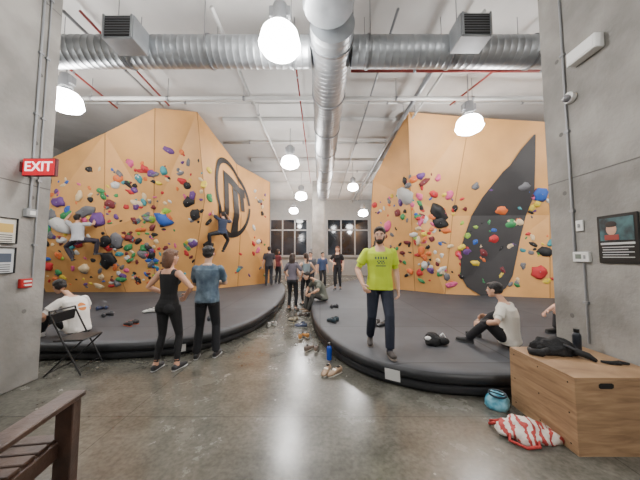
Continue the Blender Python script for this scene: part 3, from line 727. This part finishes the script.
lump('striped_tote_bag',(1.79,2.34,0),(.21,.14,.09),bagm,.55,6,extra=hd,rotz=-.25)
bluem=mat('teal_bag',(60,140,165),.6,rgb2=(150,205,220),vscale=9)
def hb(b):
    b.lathe([(.075,.13),(.085,.14),(.08,.155),(.07,.15)],mat('dark_rim',(30,50,65),.6),seg=20)
    b.tube([(-.08,0,.14),(-.12,-.05,.2),(0,-.08,.17),(.08,0,.14)],.006,blk,8)
lump('chalk_bucket_bag',(1.84,2.74,0),(.12,.09,.1),bluem,.3,8,extra=hb,flat=.6)
def cb(b):
    b.tube([(.1,0,.12),(.16,.05,.14),(.2,0,.06)],.012,mat('white_strap',(220,220,220),.6),8)
    b.ell((-.1,-.05,.1),(.05,.04,.03),mat('white_strap',(220,220,220),.6),None,12,8)
    b.ell((.12,-.05,.06),(.09,.06,.055),blk,None,14,10)
lump('black_chalk_bag',(1.68,3.86,PAD),(.14,.1,.1),blk,.35,7,extra=cb,flat=.6)
def shoes(name,loc,rz,col,col2=(30,30,30),sep=.12):
    b=B(); m=mat('shoe_%d_%d_%d'%col,col,.5); m2=mat('shoesole_%d_%d_%d'%col2,col2,.6)
    for k,(ox,a) in enumerate(((-sep/2,.15),(sep/2,-.35))):
        d=V((math.sin(a),math.cos(a),0)); sd=V((d.y,-d.x,0)); z=V((0,0,1)); c=V((ox,k*.05,0))
        b.loft([(c-d*.1+z*.045,.02,.03,sd,z),(c-d*.08+z*.05,.034,.046,sd,z),(c-d*.03+z*.045,.036,.042,sd,z),(c+d*.03+z*.04,.038,.034,sd,z),(c+d*.09+z*.032,.044,.025,sd,z),(c+d*.13+z*.026,.034,.018,sd,z),(c+d*.15+z*.02,.014,.01,sd,z)],m,16)
        b.loft([(c-d*.1+z*.006,.02,.006,sd,z),(c-d*.05+z*.006,.035,.006,sd,z),(c+d*.08+z*.006,.046,.006,sd,z),(c+d*.14+z*.006,.03,.006,sd,z)],m2,14)
        b.loft([(c-d*.045+z*.086,.022,.035,sd,d),(c-d*.04+z*.092,.019,.03,sd,d)],mat('shoe_inside',(15,15,15),.9),14)
        b.loft([(c+d*.02+z*.074,.03,.004,sd,z),(c+d*.05+z*.066,.03,.004,sd,z)],m2,10)
    b.obj(name,smooth=True,loc=loc,rotz=rz)
shoes('climbing_shoes',(.28,5.15,PAD),.8,(40,60,70)); shoes('climbing_shoes',(-3.55,4.9,PAD),1.2,(35,35,38),(200,90,50)); shoes('climbing_shoes',(-5.3,6.3,PAD),.3,(50,60,90))
shoes('climbing_shoes',(-3.9,6.0,PAD),2,(190,190,185)); shoes('street_shoes',(.17,3.54,0),2.4,(150,125,100),(220,215,205)); shoes('street_shoes',(-.14,4.35,0),-.4,(120,105,95),(210,205,195))
shoes('climbing_shoes',(-.62,6.3,0),1.0,(150,140,120),(60,60,60)); shoes('climbing_shoes',(.35,6.5,PAD),.2,(60,60,64)); shoes('climbing_shoes',(1.15,4.9,PAD),2.2,(45,45,48)); shoes('climbing_shoes',(-3.0,7.0,PAD),2.2,(60,40,40))
shoes('street_shoes',(-1.1,5.9,0),.3,(170,165,160),(220,220,215)); shoes('street_shoes',(-.38,5.8,0),1.6,(60,70,95),(210,210,205)); shoes('climbing_shoes',(-4.6,5.6,PAD),.9,(60,60,64)); shoes('street_shoes',(-.42,6.7,0),-.6,(60,50,45),(200,200,195)); shoes('climbing_shoes',(-5.9,5.2,PAD),1.4,(160,60,50))
shoes('climbing_shoes',(-2.2,5.3,PAD),.5,(45,50,60)); shoes('street_shoes',(-.32,5.0,0),.2,(170,120,60),(220,215,205))
b=B(); b.lathe([(0,0),(.036,0),(.04,.01),(.04,.17),(.034,.195),(.022,.205),(.022,.22)],mat('bottle_blue',(30,70,170),.25),seg=20)
b.lathe([(.025,.215),(.027,.22),(.027,.25),(.0,.255)],mat('cap_black',(15,15,16),.5),seg=16); b.tube([(-.02,0,.25),(-.015,0,.285),(.015,0,.285),(.02,0,.25)],.005,mat('cap_black',(15,15,16)),8)
b.obj('blue_water_bottle',auto=True,loc=(.14,3.98,0))
b=B(); b.box((0,0,.05),(.14,.1,.1),mat('paper_white',(235,235,232),.6),bev=.006); b.box((0,0,.101),(.07,.04,.004),mat('louver_grey',(120,122,125))); b.obj('tissue_box',loc=(-4.4,7.2,PAD),rotz=.5)
b=B(); b.tube([(0,0,.02),(.25,.1,.05),(.4,.02,.04),(.55,.12,.02)],[.02,.05,.04,.02],blk,12); b.ell((.28,.08,.05),(.12,.09,.05),mat('navy_fabric',(50,56,74),.8,bump=.4),None,16,10); b.obj('dropped_hoodie',smooth=True,loc=(-5.2,5.0,PAD))

met=mat('black_metal',(24,24,26),.4,.3)
b=B()
for sx in(-.21,.21):
    b.tube([(sx,.2,.01),(sx,-.02,.43),(sx,-.2,.8),(sx,-.21,.84)],.011,met,10)
    b.tube([(sx*.9,-.24,.01),(sx*.9,.17,.44)],.011,met,10)
b.tube([(-.21,-.21,.84),(.21,-.21,.84)],.011,met,10)
b.tube([(-.21,.16,.09),(.21,.16,.09)],.008,met,8); b.tube([(-.19,-.2,.05),(.19,-.2,.05)],.008,met,8)
b.box((0,.01,.452),(.38,.36,.022),met,bev=.008)
b.box((0,-.2,.74),(.4,.016,.14),met,Matrix.Rotation(-.1,3,'X'),bev=.006)
b.obj('folding_chair',auto=True,loc=(-3.36,3.62,0),rotz=rad(-82))

dw=mat('dark_stained_wood',(66,46,36),.45,var=.35,vscale=6,bump=.2,bscale=30)
b=B()
for sx in(-1,1):
    x=sx*.27
    b.box((x,.0,.66),(.12,.62,.035),dw,bev=.006)
    b.box((x,.25,.32),(.10,.07,.64),dw,bev=.005)
    b.box((x,-.25,.42),(.06,.07,.84),dw,Matrix.Rotation(.12,3,'X'),bev=.005)
    b.box((x*.86,0,.36),(.035,.5,.1),dw,bev=.004)
    b.box((x,0,.16),(.03,.46,.05),dw,bev=.004)
for k in range(6): b.box((0,-.2+k*.085,.42),(.46,.07,.022),dw,bev=.004)
for k in range(5): b.box((-.18+k*.09,-.29,.64),(.06,.02,.44),dw,Matrix.Rotation(.12,3,'X'),bev=.004)
b.box((0,-.325,.87),(.5,.035,.07),dw,bev=.005); b.box((0,.28,.37),(.46,.025,.09),dw,bev=.004)
b.obj('wooden_armchair',loc=(-1.85,1.42,0),rotz=rad(8))

# ---------------- column fittings ----------------
e=empty('exit_sign',(-3.385,3.03,2.64))
redE=mat('exit_red',(205,20,40),.4,emit=.6); wl=mat('exit_letters',(255,225,228),.4,emit=1.8); hs=mat('sign_housing',(90,24,30),.5)
b=B(); b.box((0,0,0),(.4,.045,.22),hs,bev=.008); b.box((0,-.024,0),(.38,.006,.2),redE); b.box((-.205,.0,.0),(.02,.08,.12),hs,bev=.004); b.obj('housing',parent=e)
def text(s,size,m,loc,rot,parent,name):
    cu=bpy.data.curves.new(name,'FONT'); cu.body=s; cu.size=size; cu.align_x='CENTER'; cu.align_y='CENTER'; cu.extrude=.002; cu.offset=.001
    cu.materials.append(m); o=bpy.data.objects.new(name,cu); COL.objects.link(o); o.parent=parent; o.location=loc; o.rotation_euler=rot; return o
text('EXIT',.165,wl,(0,-.03,0),(PI/2,0,0),e,'lettering')
wb=mat('white_plastic',(228,228,225),.4); gb=mat('grey_plastic',(150,152,152),.5)
def fit(name,x,y,z,sx,sy,sz,m,extra=None):
    b=B(); b.box((x,y,z),(sx,sy,sz),m,bev=.006)
    if extra: extra(b)
    return b.obj(name)
fr=mat('red_alarm',(180,38,38),.4)
fit('fire_alarm_pull',-3.575,3.12,1.24,.05,.12,.11,fr,lambda b:(b.box((-3.545,3.12,1.22),(.02,.07,.02),wb),b.box((-3.548,3.12,1.265),(.01,.08,.02),wb)))
fit('junction_box',-3.575,3.12,2.1,.05,.12,.1,gb,lambda b:b.box((-3.547,3.12,2.1),(.01,.06,.05),wb))
for z,c in ((1.86,(222,218,206)),(1.52,(205,208,210))):
    def ex(b,z=z):
        b.box((-3.578,2.88,z+.03),(.006,.16,.10),mat('flyer_img%d'%int(z*100),(205,170,90) if z>1.7 else (70,80,96),.6))
        for k in range(4): b.box((-3.578,2.88,z-.05-k*.025),(.005,.15,.008),mat('ink',(40,40,42),.7))
        for dy in(-.115,.115): b.box((-3.576,2.88+dy,z),(.02,.010,.3),blk)
        for dz in(-.145,.145): b.box((-3.576,2.88,z+dz),(.02,.24,.010),blk)
    fit('framed_flyer',-3.59,2.88,z,.02,.24,.3,mat('flyer%d'%int(z*100),c,.5),ex)
def conduit(name,pts,r=.012):
    b=B(); b.tube(pts,r,greyp,10)
    P=[V(p) for p in pts]
    for i in range(len(P)-1):
        n=int((P[i+1]-P[i]).length/.8)
        for k in range(n):
            c=P[i].lerp(P[i+1],(k+.5)/n); b.box(c,(.03,.05,.025),greyp)
    b.obj(name,smooth=False)
conduit('wall_conduit',[(-3.585,3.12,2.15),(-3.585,3.12,6.2)])
conduit('wall_conduit',[(-3.585,3.2,1.3),(-3.585,3.2,6.2)],.009)
conduit('wall_conduit',[(2.835,2.84,1.62),(2.835,2.84,6.2)])
conduit('wall_conduit',[(2.835,2.75,.65),(2.835,2.75,1.5)],.01)
fit('thermostat',2.83,2.76,1.56,.04,.17,.11,wb,lambda b:(b.box((2.809,2.78,1.565),(.006,.06,.05),mat('lcd',(120,130,120),.3)),b.box((2.809,2.715,1.56),(.006,.02,.04),gb)))
fit('light_switch',2.838,2.77,1.9,.02,.08,.12,wb,lambda b:b.box((2.825,2.77,1.9),(.01,.02,.04),gb))
fit('wall_light_box',2.80,2.57,3.74,.1,.3,.15,wb,lambda b:b.box((2.748,2.57,3.74),(.006,.26,.11),mat('diffuser_white',(240,240,238),.3)))
b=B(); b.lathe([(0,.0),(.06,0),(.065,.02),(.06,.045),(0,.05)],wb,(2.85,2.78,3.36),20,(V((0,1,0)),V((0,0,1)),V((-1,0,0)))); b.ell((2.79,2.78,3.35),(.04,.04,.04),mat('dome_grey',(130,130,135),.15),None,16,10); b.obj('dome_camera',auto=True)
def ps(b):
    b.box((2.824,2.42,1.83),(.004,.28,.22),mat('poster_teal',(70,110,115),.5,rgb2=(30,35,40),vscale=9))
    b.ell((2.822,2.46,1.83),(.003,.045,.06),mat('poster_skin',(205,160,135),.6),None,14,10)
    b.ell((2.821,2.46,1.875),(.003,.05,.032),mat('poster_hair',(40,28,22),.6),None,14,10)
    b.box((2.822,2.46,1.75),(.003,.12,.05),mat('poster_red',(150,60,50),.6))
    tx=mat('poster_text',(200,200,200),.6)
    b.box((2.824,2.42,1.69),(.004,.28,.02),tx)
    for k in range(5): b.box((2.824,2.42+.02*(k%2),1.655-k*.024),(.004,.26-.05*(k%2),.008),tx)
fit('event_poster',2.835,2.42,1.735,.02,.34,.47,mat('poster_black',(20,20,22),.4),ps)

# ---------------- world / camera ----------------
w=bpy.data.worlds.new('w'); scene.world=w; w.use_nodes=True; w.node_tree.nodes['Background'].inputs[0].default_value=(.6,.65,.7,1); w.node_tree.nodes['Background'].inputs[1].default_value=.2
cd=bpy.data.cameras.new('cam'); co_=bpy.data.objects.new('camera',cd); COL.objects.link(co_); cd.lens=14.34; cd.sensor_width=36; cd.clip_start=.05
co_.location=(0,0,1.57); co_.rotation_euler=(rad(93.6),0,0); scene.camera=co_
scene.view_settings.view_transform='AgX'
scene.view_settings.exposure=0.0
